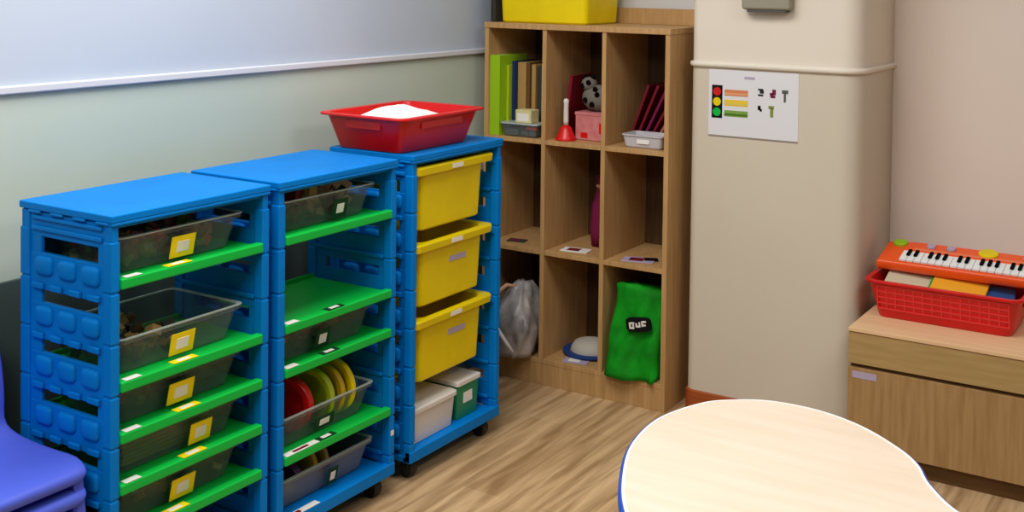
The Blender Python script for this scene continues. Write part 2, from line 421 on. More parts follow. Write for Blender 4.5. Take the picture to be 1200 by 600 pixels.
# yellow tubs -------------------------------------------------------------
def yellow_tub(loc, label, group, h=.205, w=.40, dpt=.28, rail=True, cards=True, lower_card=False):
    o = empty('yellow_tub', loc, label, 'tub', group)
    ex = .078 if rail else .03
    tub_mesh(dpt, w, h, .008, .0, t=.004, r=.022, rimh=.004).build('tub_body', 'yellow', o, bevel=.0)
    rm = MB().rings([rrect(0,0,dpt+.03,w+ex,.02,h-.024), rrect(0,0,dpt+.034,w+ex+.004,.02,h-.004), rrect(0,0,dpt+.028,w+ex-.002,.02,h+.002), rrect(0,0,dpt-.006,w-.006,.03,h+.002), rrect(0,0,dpt-.002,w-.002,.03,h-.004), rrect(0,0,dpt-.0,w-.0,.03,h-.026)], False, False)
    rm.rings([rrect(0,0,dpt+.03,w+ex,.02,h-.024), rrect(0,0,dpt,w,.02,h-.024)], False, False)
    rm.build('rim', 'yellow', o)
    if cards:
        MB().box(dpt/2+.0165, dpt/2+.018, -.03, .03, h-.020, h-.006).build('rim_card', 'tag_w', o)
        if lower_card:
            mx = Matrix.Translation((dpt/2-.0026, -.0, h*.62)) @ Matrix.Rotation(math.radians(2.2), 4, 'Y')
            MB().box(.0000, .0016, -.018, .075, -.009, .009, mx).build('lilac_label', 'tag_l', o)
    return o
GT = 'yellow tubs in the third rack'
for i, (zt, lb) in enumerate(((.978,'yellow tub without a lilac label, uppermost in the third rack'), (.736,'yellow tub with a lilac label, in the middle of the third rack'), (.497,'yellow tub with a lilac label, lowest, above the white box'))):
    yellow_tub((-.158, y3+.243, zt-.207), lb, GT, w=.352, lower_card=(i > 0))
# runner rails under the tubs' rims belong to the rack
for z in (.978, .736, .497):
    MB().box(-.30, -.01, .024, .032, z-.040, z-.028).build('runner', 'blue', rack3, bevel=.001)
    MB().box(-.30, -.01, .502-.032, .502-.024, z-.040, z-.028).build('runner', 'blue', rack3, bevel=.001)
# white lidded box and green box on the base of rack three
zb = Z0+.0345
wb = empty('storage_box', (-.15, y3+.16, zb), 'white lidded plastic box on the base of the third rack', 'box')
m = MB(); m.rings([rrect(0,0,.235,.225,.015,0), rrect(0,0,.25,.24,.015,.10)]); m.build('box_body', 'whitep', wb, bevel=.002)
m = MB(); m.rings([rrect(0,0,.262,.252,.018,.10), rrect(0,0,.262,.252,.018,.112), rrect(0,0,.25,.24,.018,.116)]); m.build('lid', 'whitep', wb)
gb = empty('storage_box', (-.155, y3+.365, zb), 'small green box with a white lid beside the white box', 'box')
MB().rings([rrect(0,0,.235,.12,.01,0), rrect(0,0,.245,.13,.01,.115)]).build('box_body', mat('teal_green_plastic', (20,130,84), .4), gb, bevel=.002)
MB().rings([rrect(0,0,.255,.14,.012,.115), rrect(0,0,.255,.14,.012,.127), rrect(0,0,.24,.125,.012,.130)]).build('lid', 'whitep', gb)
MB().box(.120, .1222, -.03, .02, .05, .085, Matrix.Translation((.0002,0,0))).build('label_card', 'tag_w', gb)

# red basin on top of rack three -------------------------------------------
rb = empty('red_basin', (-.178, 1.295, H+.001), 'red plastic basin of white papers on top of the racks', 'basin')
tub_mesh(.315, .425, .114, .028, .020, t=.004, r=.03, rimh=.007).build('basin_body', 'red', rb, bevel=.002)
for s in (-1, 1):
    MB().box(-.07, .07, s*.207-.003, s*.207+.003, .070, .096).build('grip_panel', 'red', rb, bevel=.002)
MB().box(.150, .156, -.11, .11, .072, .096).build('grip_panel', 'red', rb, bevel=.002)
def crumpled(w, d, h, n, seed, flat=.0):
    rnd = random.Random(seed); bm = bmesh.new(); g = [[None]*(n+1) for _ in range(n+1)]
    for i in range(n+1):
        for j in range(n+1):
            u, v = i/n*2-1, j/n*2-1
            z = h*max(0, 1-abs(u)**1.6)*max(0, 1-abs(v)**1.8) + rnd.uniform(-.004,.004)
            g[i][j] = bm.verts.new((u*w/2, v*d/2, z))
    lo = [[bm.verts.new((q.co.x, q.co.y, min(q.co.z-.002, -.004))) for q in row] for row in g]
    for i in range(n):
        for j in range(n):
            bm.faces.new((g[i][j], g[i+1][j], g[i+1][j+1], g[i][j+1])); bm.faces.new((lo[i][j], lo[i][j+1], lo[i+1][j+1], lo[i+1][j]))
    for i in range(n):
        bm.faces.new((g[i][0], lo[i][0], lo[i+1][0], g[i+1][0])); bm.faces.new((g[i][n], g[i+1][n], lo[i+1][n], lo[i][n]))
        bm.faces.new((g[0][i], g[0][i+1], lo[0][i+1], lo[0][i])); bm.faces.new((g[n][i], lo[n][i], lo[n][i+1], g[n][i+1]))
    mm = MB(); mm.bm.free(); mm.bm = bm; return mm
p = crumpled(.22, .27, .040, 9, 4).build('paper_pile', 'white'); p.location = (-.180, 1.265, H+.094); tag(p, 'white loose papers heaped in the red basin', 'papers', kind='stuff')
p = MB()
for k in range(12): p.box(-.115+.004*(k%3), .115-.003*(k%2), -.16+.003*(k%4), .15-.004*(k%3), .0+k*.0068, .006+k*.0068)
p = p.build('paper_stack', 'white'); p.location = (-.180, 1.285, H+.008); tag(p, 'stack of white sheets lying under the loose papers in the red basin', 'papers')

# ---------------------------------------------------------------- cube shelf
X0, X1, QY, QD, QT = -.4095, .3921, 2.1105, .365, 1.3937
cs = empty('cube_shelf', ((X0+X1)/2, QY, 0), 'oak laminate cube shelf, three cells wide, beside the pillar', 'shelf unit')
ox = (X0+X1)/2
def qp(name, x0, x1, ya, yb, z0, z1, m='shelfwood', bev=.0015, label=None):
    o = MB().box(x0-ox, x1-ox, ya, yb, z0, z1).build(name, m, cs, bevel=bev)
    if label: tag(o, label)
    return o
T = .019
qp('side_panel', X0, X0+T, 0, QD, 0, QT-.022); qp('side_panel', X1-T, X1, 0, QD, 0, QT-.022)
qp('top_panel', X0-.002, X1+.002, -.003, QD, QT-.022, QT)
xd = [-.135, .124]
LV = [.948, .5215, .100]
for x in xd: qp('divider', x-.009, x+.009, .001, QD-.01, .0825, QT-.022)
cells = [(X0+T, xd[0]-.009), (xd[0]+.009, xd[1]-.009), (xd[1]+.009, X1-T)]
for z in LV:
    for a, b in cells: qp('shelf_board', a, b, .001, QD-.01, z-.018 if z > .2 else z-.018, z)
qp('plinth', X0+T, X1-T, .002, .02, 0, .082)
qp('back_panel', X0+.004, X1-.004, QD-.01, QD-.002, .0, QT-.022, m='backshade', label='back board coloured dark for the shade in the cells')
qp('rear_upstand', X0, X1, QD-.03, QD-.002, QT, QT+.062, label='oak strip standing along the rear of the top')

# things on the shelf
yt = yellow_tub((-.165, QY+.165, QT+.001), 'large yellow tub standing on top of the cube shelf', 'x', h=.21, w=.28, dpt=.40, cards=False, rail=False)
del yt['group']
o = MB().box(-.403, -.386, QY+.04, QY+.30, QT+.001, QT+.24); o.box(-.4045, -.403, QY+.035, QY+.305, QT+.001, QT+.245); o.box(-.386, -.3845, QY+.035, QY+.305, QT+.001, QT+.245)
tag(o.build('shade_slab', 'darkgrey', bevel=.0008), 'dark grey folder standing on the cube shelf left of the yellow tub', 'shade_slab')  # dark grey slab added as the shadow beside the tub

def book(x, w, h, d, z, m, label, y=QY+.02, lean=0, page='cream', name='book', cat='book', group='books in the upper left cell', yaw=0):
    o = empty(name, (x, y, z), label, cat, group); o.rotation_euler = (0, lean, yaw)
    c = MB().box(0, .002, 0, d, 0, h).box(w-.002, w, 0, d, 0, h).box(0, w, -.0005, .002, 0, h)
    c.build('cover', m, o, bevel=.0006)
    MB().box(.002, w-.002, .003, d-.004, .003, h-.003).build('page_block', page, o)
    return o
zA = LV[0]+.0005
book(-.390, .046, .315, .20, zA, 'lime', 'tall lime green binder at the left of the upper left cell', y=QY+.012)
book(-.343, .012, .275, .20, zA, 'yg', 'thinner lime green book right of the tall binder', y=QY+.06)
book(-.330, .014, .290, .19, zA, 'navy', 'navy blue book between lime green and tan books', y=QY+.08)
book(-.315, .038, .285, .19, zA, 'tan', 'first tan book right of the navy one', y=QY+.10)
book(-.273, .014, .285, .19, zA, 'brown', 'brown book between two tan books', y=QY+.10)
book(-.257, .018, .278, .18, zA, 'tan', 'second tan book, right of the brown one', y=QY+.11)
book(-.237, .024, .270, .18, zA, 'darkgrey', 'dark grey book in the upper left cell', y=QY+.12)
book(-.210, .018, .282, .18, zA, 'cream', 'cream book right of the dark grey one', y=QY+.11)
book(-.190, .016, .270, .18, zA, 'tan', 'third tan book, near the divider', y=QY+.12)
book(-.172, .014, .240, .18, zA, 'brown', 'thin brown book against the first divider', y=QY+.13)
tb = empty('clear_box', (-.255, QY+.055, zA), 'shallow clear box of small bits in front of the books', 'box')
tub_mesh(.165, .085, .048, .006, .003, t=.002, r=.01, rimh=.004).build('box_body', 'clear', tb)
MB().box(-.07, -.01, -.03, .03, .004, .03).box(.0, .035, -.025, .03, .004, .026).box(.04, .07, -.03, .02, .004, .034).build('grey_block', 'grey', tb, bevel=.003)
MB().box(.03, .078, -.036, -.01, .030, .042).build('red_block', 'red', tb, bevel=.002)
MB().rings([rrect(0,0,.172,.092,.01,.0485), rrect(0,0,.172,.092,.01,.054)]).build('lid', 'clear_rim', tb, bevel=.001)
sb = MB().box(-.278, -.206, QY+.025, QY+.085, zA+.0545, zA+.105).build('small_carton', 'cream', None, bevel=.002); tag(sb, 'small cream carton on the shallow clear box in front of the books', 'carton')
MB().box(-.268-0, -.216, QY+.0240, QY+.0252, zA+.062, zA+.092).build('white_panel', 'tag_w', sb)

# upper middle cell
bell = empty('hand_bell', (-.066, QY+.055, zA), 'red hand bell with a white upright handle in the upper middle cell', 'bell')
MB().lathe([(.002,.0),(.041,.0),(.042,.004),(.034,.016),(.027,.034),(.020,.050),(.010,.058),(.002,.060)]).build('bell_body', 'red', bell, smooth=True)
MB().lathe([(.002,.058),(.009,.058),(.010,.075),(.0095,.14),(.011,.150),(.008,.158),(.002,.160)], n=16).build('handle', 'whitep', bell, smooth=True)
book(-.102, .014, .25, .17, zA, 'maroon', 'maroon book leaning against the left of the upper middle cell', y=QY+.09, lean=math.radians(7), group='x')
pk = MB().box(-.045, .105, QY+.09, QY+.21, zA, zA+.105).build('pink_box', 'pink', None, bevel=.004); tag(pk, 'pink patterned box behind the red hand bell', 'box')
MB().box(-.047, .107, QY+.088, QY+.212, zA+.096, zA+.108).build('lid', 'pink', pk, bevel=.002)
MB().box(.060, .085, QY+.0885, QY+.0895, zA+.03, zA+.07).build('printed_mark', 'red', pk)
MB().box(-.02, .01, QY+.0885, QY+.0895, zA+.01, zA+.03).build('printed_mark', 'red', pk)
pl = empty('plush_toy', (.020, QY+.145, zA+.1085), 'grey plush toy with black spots seated on the pink box', 'plush toy')
def blob(bm_, c, r, n=12):
    m = Matrix.Translation(c) @ Matrix.Diagonal((r[0], r[1], r[2], 1)); bmesh.ops.create_icosphere(bm_.bm, subdivisions=3, radius=1, matrix=m)
b_ = MB(); blob(b_, (0,0,.052), (.062,.045,.052)); blob(b_, (-.03,-.01,.105), (.032,.03,.028)); b_.build('body', 'leopard', pl, smooth=True)
b_ = MB(); blob(b_, (-.048,-.01,.128), (.011,.008,.014)); blob(b_, (-.014,-.01,.130), (.011,.008,.014)); b_.build('ear', 'spot', pl, smooth=True)
b_ = MB()
for q in ((-.02,-.036,.112),(-.045,-.034,.100),(.02,-.040,.068),(-.03,-.040,.045),(.0,-.044,.030),(.045,-.030,.055),(.01,-.036,.088)):
    blob(b_, q, (.011,.006,.011))
b_.build('spots', 'spot', pl, smooth=True)

# upper right cell: white tray with leaning maroon books
wt = empty('white_tray', (.275, QY+.075, zA), 'low translucent white tray in the upper right cell', 'tray')
tub_mesh(.160, .11, .050, .006, .004, t=.003, r=.012, rimh=.005).build('tray_body', mat('frosted_white_plastic', (205,200,205), .4, alpha=.9), wt)
MB().box(-.02, .03, -.0555, -.0548, .018, .034, Matrix.Translation((0,.0,0))).build('label_card', 'tag_w', wt)
for i in range(6):
    mm = ('maroon', 'maroon', 'magenta', 'maroon', 'rose', 'maroon')[i]
    lb = ('maroon slanting book nearest the divider in the upper right cell', 'second slanting maroon book from the divider in the upper right cell', 'dark magenta slanting book in the middle of the leaning row',
          'maroon slanting book right of the dark magenta one', 'rose edged slanting book in the upper right cell', 'maroon slanting book furthest right in the upper right cell')[i]
    book(.152+.026*i, .010, (.24,.245,.235,.21,.175,.13)[i], .16, zA, mm, lb, y=QY+.145, lean=math.radians(20+3*i) if i < 5 else math.radians(30), page='darkgrey', group='leaning books in the upper right cell')

# middle row
zB = LV[1]+.0005
def card(x, y, w, d, z, m, label, rz=0, m2=None):
    o = MB().box(-w/2, w/2, -d/2, d/2, 0, .003).build('picture_card', m, None, bevel=.0008); o.location = (x, y, z); o.rotation_euler[2] = rz
    tag(o, label, 'card', 'cards lying on the cell floors')
    if m2: MB().box(-w*.3, w*.15, -d*.3, d*.3, .003, .0036).build('printed_patch', m2, o)
    return o
card(-.300, QY+.085, .075, .05, zB, 'darkgrey', 'dark card lying in the middle left cell', .2, 'magenta')
card(-.025, QY+.075, .11, .07, zB, 'tag_w', 'white card with a red patch in the centre cell', .15, 'maroon')
card(.245, QY+.075, .12, .08, zB, 'tag_l', 'lilac card with a dark red patch in the middle right cell', .25, 'maroon')
card(.285, QY+.095, .05, .035, zB+.0038, 'spot', 'small black card lying over the lilac card', .5)
card(-.005, QY+.055, .10, .06, LV[2]+.0005, 'tag_l', 'pale lilac card in the lower middle cell', .2, 'tag_w')
# hanging magenta pouch in the middle cell
po = empty('pouch', (.018, QY+.215, zB), 'dark magenta cloth pouch standing at the right of the centre cell', 'pouch')
MB().rings([rrect(0,0,.07,.09,.02,0), rrect(0,0,.085,.11,.03,.06), rrect(0,0,.078,.09,.03,.16), rrect(0,0,.045,.05,.02,.235), rrect(0,0,.055,.06,.02,.275)]).build('pouch_body', 'magenta', po, smooth=True)
MB().rings([rrect(0,0,.050,.055,.02,.228), rrect(0,0,.056,.06,.02,.235), rrect(0,0,.050,.055,.02,.242)]).build('drawstring', 'pink', po, smooth=True)

# lower row -------------------------------------------------------------
def bag(loc, w, d, h, seed, amp=.012, prof=None, nseg=14, nh=10, lean=(0,0)):
    rnd = random.Random(seed); rs = []
    ph = [rnd.uniform(0, 6) for _ in range(6)]
    for k in range(nh+1):
        t = k/nh; s = prof(t) if prof else 1; ring = []
        for i in range(nseg*2):
            a = 2*math.pi*i/(nseg*2)
            ca, sa = math.cos(a), math.sin(a)
            x = math.copysign(abs(ca)**.6, ca)*w/2*s; y = math.copysign(abs(sa)**.6, sa)*d/2*(s if s > .5 else s)
            n = amp*(math.sin(3*a+ph[0]+5*t)+.7*math.sin(7*a+ph[1]-8*t)+.5*math.sin(11*a+ph[2]+13*t))
            ring.append((loc[0]+x+n*ca+lean[0]*t, loc[1]+y+n*sa+lean[1]*t, loc[2]+h*t+amp*.4*math.sin(5*a+ph[3])*(1 if 0 < k else 0)))
        rs.append(ring)
    return MB().rings(rs)
gbag = empty('plastic_bag', (-.245, QY-.005, LV[2]), 'crumpled pale grey plastic bag bulging from the lower left cell', 'bag')
bag((0,0,.004), .165, .20, .27, 3, .009, lambda t: (.72+.5*math.sin(min(t*1.9,1.57)))*(1 if t < .45 else max(.16, 1-1.35*(t-.45))), nseg=20, nh=14, lean=(.0,.05)).build('bag_body', 'bag_grey', gbag, smooth=True)
gbag.location.z = LV[2]+.002
MB().tube([(-.07,-.062,.19),(-.045,-.092,.15),(-.01,-.104,.11),(.028,-.106,.07),(.050,-.098,.04)], [.004,.007,.009,.008,.004]).build('fold', mat('bag_fold_film', (232,226,226), .35), gbag, smooth=True)
MB().tube([(-.075,-.055,.18),(-.065,-.05,.235),(-.03,-.02,.270),(.0,.01,.262)], [.006,.008,.008,.005]).build('handle', 'peach', gbag, smooth=True)
hat = empty('sun_hat', (-.005, QY+.17, LV[2]+.001), 'pale hat with a dark blue brim lying in the lower middle cell', 'hat')
MB().lathe([(.075,.0),(.105,.004),(.112,.012),(.106,.018),(.08,.014),(.075,.010)], n=36).build('brim', mat('dark_blue_cloth', (16,52,120), .8), hat, smooth=True)
MB().lathe([(.002,.0),(.078,.0),(.082,.010),(.076,.030),(.062,.048),(.035,.056),(.002,.058)], n=36).build('crown', mat('pale_grey_cloth', (190,184,172), .85), hat, smooth=True)

# green fabric bag with flat front and gathered foot
gb2 = empty('shopping_bag', (.262, QY+.055, LV[2]+.001), 'bright green fabric bag with a black emblem in the lower right cell', 'bag')
def gbm():
    rnd = random.Random(5); m = MB(); rs = []
    n = 16
    for k in range(n+1):
        t = k/n; z = .332*t
        wl = -.092 + .0 - .018*max(0, 1-t/.30)**1.0 - .004*math.sin(t*6); wr = .086+.012*math.sin(t*3)
        dd = .050*(1-t)+.022
        fr = []
        for j in range(13):
            u = j/12
            y = -dd - .010*math.sin(u*7+t*5)*(1-.5*t) - .009*math.sin(u*13-t*9) - (.030*(1-t)**2)*math.exp(-((u-.42)/.16)**2)
            fr.append((wl+(wr-wl)*u, y, z + (-.0 if k else 0) + .010*math.sin(u*5)*(t) - (.0)))
        bk = [(wr-(wr-wl)*j/12, dd*.8+.01, z+.008*math.sin(j)*t) for j in range(13)]
        rs.append(fr+bk)
    return m.rings(rs)
gbm().build('bag_body', 'bag_green', gb2, smooth=True)
emb = MB(); yy = -.055
poly = []
for k in range(28):
    a = 2*math.pi*k/28; c, s = math.cos(a), math.sin(a)
    poly.append((math.copysign(abs(c)**.45, c)*.050, math.copysign(abs(s)**.45, s)*.026))
def onbag(u, v, off): # tilted emblem plane
    a = math.radians(8); x = u*math.cos(a)-v*math.sin(a); z = u*math.sin(a)+v*math.cos(a)
    return (x+.028, -.072+off, z+.208)
emb.rings([[onbag(u,v,.012) for u,v in poly], [onbag(u,v,-.001) for u,v in poly]])
e = emb.build('emblem', 'bag_black', gb2, bevel=.001)
def txt(body, size, mname, parent, loc, rot, name='lettering', extrude=.0006, align='CENTER'):
    cu = bpy.data.curves.new(name, 'FONT'); cu.body = body; cu.size = size; cu.extrude = extrude; cu.align_x = align; cu.align_y = 'CENTER'; cu.offset = size*.012
    o = bpy.data.objects.new(name, cu); C.objects.link(o)
    dg = bpy.context.evaluated_depsgraph_get(); me = bpy.data.meshes.new_from_object(o.evaluated_get(dg))
    bpy.data.objects.remove(o); me.materials.clear(); me.materials.append(M[mname] if isinstance(mname, str) else mname)
    q = bpy.data.objects.new(name, me); C.objects.link(q); q.parent = parent; q.location = loc; q.rotation_euler = rot
    return q
lt = MB()
def glyph(u0, u1, v0, v1): lt.rings([[onbag(*q,-.001) for q in ((u0,v0),(u1,v0),(u1,v1),(u0,v1))], [onbag(*q,-.0025) for q in ((u0,v0),(u1,v0),(u1,v1),(u0,v1))]])
for a in ((-.036,-.029,-.015,.008),(-.029,-.016,-.015,-.009),(-.022,-.016,-.009,.002),(-.029,-.014,.003,.009),(-.009,-.003,-.009,.006),(-.003,.010,-.009,-.003),(.004,.010,-.003,.010),(.015,.021,-.006,.014),(.021,.034,.008,.015),(.021,.032,-.004,.002)): glyph(*a)
lt.build('lettering', 'tag_w', gb2)

# ---------------------------------------------------------------- bench
BX, BY = 1.0792, 2.0268
be = empty('storage_bench', (BX, BY, 0), 'long oak laminate storage bench along the right wall', 'bench')
BL = 1.9; BDp = .58
MB().box(0, BL, -.004, BDp, .442, .4555).build('top_panel', 'benchtop', be, bevel=.002)
MB().box(0, BL, 0, BDp, .338, .4418).build('top_box', 'benchedge', be, bevel=.002)
tag(be.children[-1], 'thick front band under the pale top')
MB().box(.004, BL, .018, BDp, .324, .338).build('shadow_gap', 'benchdark', be)
o = MB().box(0, BL/2-.001, .002, .022, .062, .325).build('front_panel', 'benchfront', be, bevel=.001)
MB().box(BL/2+.001, BL, .002, .022, .062, .325).build('front_panel', 'benchfront', be, bevel=.001)
MB().box(0, .018, .022, BDp, .0, .325).build('end_panel', 'benchfront', be)
MB().box(.018, BL, .035, .055, 0, .085).build('plinth', 'benchdark', be)
MB().box(.014, .092, .0008, .0025, .292, .314, Matrix.Rotation(math.radians(0), 4, 'X')).build('name_label', 'tag_l', be)

# red basket ---------------------------------------------------------------
bk = empty('red_basket', (1.333, 2.3049, 0.456), 'red mesh plastic basket of books standing on the bench', 'basket')
tub_mesh(.475, .27, .128, .026, .012, t=.004, r=.03, rimh=.008).build('basket_body', 'red', bk, bevel=.0015)
m = MB()
tilt = math.atan2(.026, .12)
mxb = Matrix.Translation((0, -.110, .012)) @ Matrix.Rotation(tilt, 4, 'X')
for k in range(5): m.box(-.205, .205, -.0035, .002, .018+.020*k, .023+.020*k, mxb)
for k in range(15): m.box(-.205+k*.0292-.002, -.205+k*.0292+.002, -.0032, .002, .018, .103, mxb)
tag(m.build('lattice', mat('lighter_red_plastic', (226,48,48), .4), bk), 'raised lighter lattice on the basket front')
for s in (-1, 1): MB().box(s*.236-.004, s*.236+.004, -.05, .05, .085, .112).build('grip', 'red', bk, bevel=.002)
def flatbook(loc, w, d, t, rot, m1, name, label, page='cream'):
    o = empty(name, loc, label, 'book', 'books in the red basket'); o.rotation_euler = rot
    MB().box(-w/2, w/2, -d/2, d/2, 0, .0018).box(-w/2, w/2, -d/2, d/2, t-.0018, t).box(-w/2, w/2, d/2-.002, d/2, 0, t).build('cover', m1, o, bevel=.0006)
    MB().box(-w/2+.002, w/2-.002, -d/2+.002, d/2-.002, .0018, t-.0018).build('page_block', page, o)
    return o
flatbook((1.2237, 2.2854, 0.5551), .19, .17, .012, (.38, .08, .0), mat('beige_cover', (205,195,165), .5), 'book', 'beige book lying near the left end of the red basket')
flatbook((1.3652, 2.3001, 0.5697), .17, .16, .010, (.42, .08, -.02), mat('orange_yellow_cover', (238,170,40), .5), 'book', 'orange and yellow book under the toy keyboard')
flatbook((1.3457, 2.2883, 0.559), .15, .16, .009, (.42, .08, .02), mat('green_cover', (40,150,50), .5), 'book', 'green book beneath the orange and yellow one')
flatbook((1.4579, 2.2854, 0.5434), .15, .15, .012, (.25, .05, .1), mat('blue_cover', (40,80,140), .5), 'book', 'blue book at the right end of the red basket')
flatbook((1.3506, 2.3196, 0.4819), .36, .17, .05, (.0, 0, .0), 'darkgrey', 'book', 'thick dark book at the bottom of the red basket', 'darkgrey')

# toy keyboard -------------------------------------------------------------
kb = empty('toy_keyboard', (1.091, 2.2952, 0.5902), 'orange toy keyboard with white keys lying across the red basket', 'toy keyboard')
kb.rotation_euler = (math.radians(13), 0, 0)
KL, KD, KT = .60, .185, .034
def kp(z, e): 
    pts = []
    for x, y in ((0,.0),(KL,.0),(KL,KD*.86),(KL*.85,KD),(KL*.15,KD),(0,KD*.86)):
        pts.append((KL/2+(x-KL/2)*(1-e/KL*2), KD/2+(y-KD/2)*(1-e/KD*2), z))
    return pts
MB().rings([kp(0,.006), kp(.008,0), kp(KT-.006,0), kp(KT,.005)]).build('case', 'orange', kb, bevel=.003)
MB().box(.072, KL-.03, .018, .088, KT-.001, KT+.0015).build('key_bed', 'maroon', kb)
nk = 21; kw = (KL-.03-.075)/nk
for i in range(nk):
    MB().box(.0735+i*kw, .0735+(i+1)*kw-.0018, .014, .086, KT+.001, KT+.008).build('white_key', 'white', kb, bevel=.0008)
for i in range(nk-1):
    if i % 7 in (2, 6): continue
    MB().box(.0735+(i+1)*kw-.0065, .0735+(i+1)*kw+.0045, .045, .087, KT+.008, KT+.015).build('black_key', 'spot', kb, bevel=.0008)
cols = ['lime', 'purple', 'yellow', 'yg', 'yellow', 'purple', 'tag_l']
for i, (x, y, r_, c_) in enumerate(((.045,.150,.024,'lime'),(.15,.150,.015,'tag_l'),(.215,.150,.015,'tag_l'),(.335,.150,.032,'yellow'),(.46,.150,.016,'tag_l'),(.53,.150,.02,'lime'))):
    MB().lathe([(.001,KT-.001),(r_,KT-.001),(r_,KT+.006),(r_*.85,KT+.009),(.001,KT+.010)], (x,y,0), 'Z', 20).build('button', c_, kb)
MB().box(.10, .50, .112, .124, KT-.0005, KT+.003).build('speaker_strip', mat('salmon_plastic', (240,130,90), .5), kb)

# ---------------------------------------------------------------- pillar notice and fixture
PY = 2.188
nt_ = empty('notice_sheet', (.512, PY-.0005, 1.016), 'white notice with a traffic light and coloured bars on the pillar', 'notice')
NW, NH = .331, .236
def on(name, x0, x1, z0, z1, m, d=.0012, t=.0006, parent=None):
    return MB().box(x0, x1, -d-t, -d, z0, z1).build(name, m, parent or nt_)
on('sheet', 0, NW, 0, NH, mat('laminated_white', (226,226,230), .4, .5), 0, .0012)
on('lower_edge', 0, NW, -.004, .001, mat('grey_edge', (150,140,128), .5), 0, .0018)
tl = on('traffic_light', .012, .052, .062, .180, 'bag_black')
for z, c_ in ((.157,'red'),(.121,'yellow'),(.084,'green')):
    MB().lathe([(.001,-.0030),(.015,-.0030),(.015,-.0018),(.001,-.0018)], (.032,0,z), 'Y', 20).build('lamp_disc', c_, tl)
for z, c_, c2 in ((.154,(214,128,80),(226,160,110)),(.118,(236,196,30),(214,196,90)),(.080,(120,160,60),(70,110,10))):
    b1 = on('coloured_bar', .060, .148, z-.010, z+.012, mat('bar_paper', c_, .6))
    on('bar_strip', .060, .148, z-.006, z+.001, mat('bar_strip_paper', c2, .6), .0018, .0005)
for x0, x1, z0, z1, c_ in ((.134,.172,.206,.215,'tag_l'),):
    on('title', x0, x1, z0, z1, c_)
icons = [(.185,.206,.150,.176),(.228,.250,.146,.176),(.272,.294,.134,.176),(.185,.200,.094,.116),(.224,.246,.078,.118)]
ic = ['black','magenta','grey','spot','olive']
for (a, b, c0, c1), m_ in zip(icons, ic):
    q = MB()
    h_ = c1-c0; w_ = b-a; k_ = icons.index((a, b, c0, c1))
    for u0, u1, v0, v1 in ([(0,.9,.75,1),(.3,1,.35,.8),(0,.9,0,.25)], [(.4,1,.35,1),(0,.6,.3,.6),(.1,.9,0,.3)], [(0,1,.7,1),(.3,.65,0,.75)], [(0,.7,.3,1),(.5,1,.1,.5)], [(0,.9,.75,1),(.3,.8,0,.8)])[k_]:
        q.box(a+w_*u0, a+w_*u1, -.0020, -.0012, c0+h_*v0, c0+h_*v1)
    q.build('icon', m_, nt_)
fx = empty('wall_fixture', (.735, PY-.0005, 1.462), 'grey beige box mounted high on the pillar at the picture edge', 'wall fixture')
MB().box(-.088, .088, -.050, 0, .008, .22).build('housing', 'fixture', fx, bevel=.010, seg=3)
MB().box(-.070, .070, -.042, 0, 0, .009).build('base_vent', 'grey', fx, bevel=.002)

# ---------------------------------------------------------------- kidney table
def catmull(P, n=10):
    out = []
    for i in range(len(P)):
        p0, p1, p2, p3 = [Vector(P[(i+k-1) % len(P)]) for k in range(4)]
        for j in range(n):
            t = j/n
            out.append(.5*((2*p1)+(-p0+p2)*t+(2*p0-5*p1+4*p2-p3)*t*t+(-p0+3*p1-3*p2+p3)*t**3))
    return out
KP = [(1.1746,.2424),(1.0993,.3776),(1.036,.5443),(1.0185,.7191),(1.061,.8683),(1.1187,.936),(1.20,.982),(1.316,.987),(1.432,.945),(1.538,.863),(1.597,.793),(1.642,.705),(1.723,.605),(1.86,.53),
      (2.02,.50),(2.2,.46),(2.32,.33),(2.33,.12),(2.22,-.05),(2.0,-.15),(1.75,-.15),(1.5,-.07),(1.3,.08)]
out = catmull(KP)
def offs(P, e):
    n = len(P); r = []
    for i in range(n):
        t = (P[(i+1) % n]-P[i-1]).normalized(); r.append(P[i]+Vector((-t.y, t.x))*e)   # e>0 : outward for clockwise outline
    return r
area = sum(out[i].x*out[(i+1) % len(out)].y-out[(i+1) % len(out)].x*out[i].y for i in range(len(out)))
sg = 1 if area < 0 else -1
def ring(e, z): return [(p.x-1.6, p.y-.4, z) for p in offs(out, sg*e)]
tb = empty('kidney_table', (1.6, .4, 0), 'kidney shaped table with pale maple top and blue edge in the foreground', 'table')
TZ = .55
MB().rings([ring(-.010, TZ-.026), ring(-.010, TZ)]).build('tabletop', 'tabletop', tb)
MB().rings([ring(-.010, TZ-.001), ring(-.010, TZ+.001), ring(-.004, TZ+.001), ring(-.003, TZ-.002)], False, False).build('edge_line', 'white', tb, smooth=False)
tag(MB().rings([ring(-.010, TZ-.027), ring(-.001, TZ-.026), ring(.0035, TZ-.019), ring(.0035, TZ-.008), ring(.001, TZ-.002), ring(-.003, TZ)], False, False).build('edge_band', mat('blue_edging', (30,80,190), .4), tb, smooth=True), 'blue rounded edging')
for x, y in ((-.38,.36),(-.25,-.10),(.52,-.02),(.30,-.36)):
    l = MB().tube([(x,y,.02),(x,y,.30)], .014, 14).tube([(x,y,.28),(x,y,TZ-.026)], .018, 14).build('leg', 'metal', tb, smooth=False)
    MB().lathe([(.002,0),(.020,0),(.022,.006),(.018,.024),(.002,.026)], (x,y,0), 'Z', 18).build('foot_cap', 'black', l)

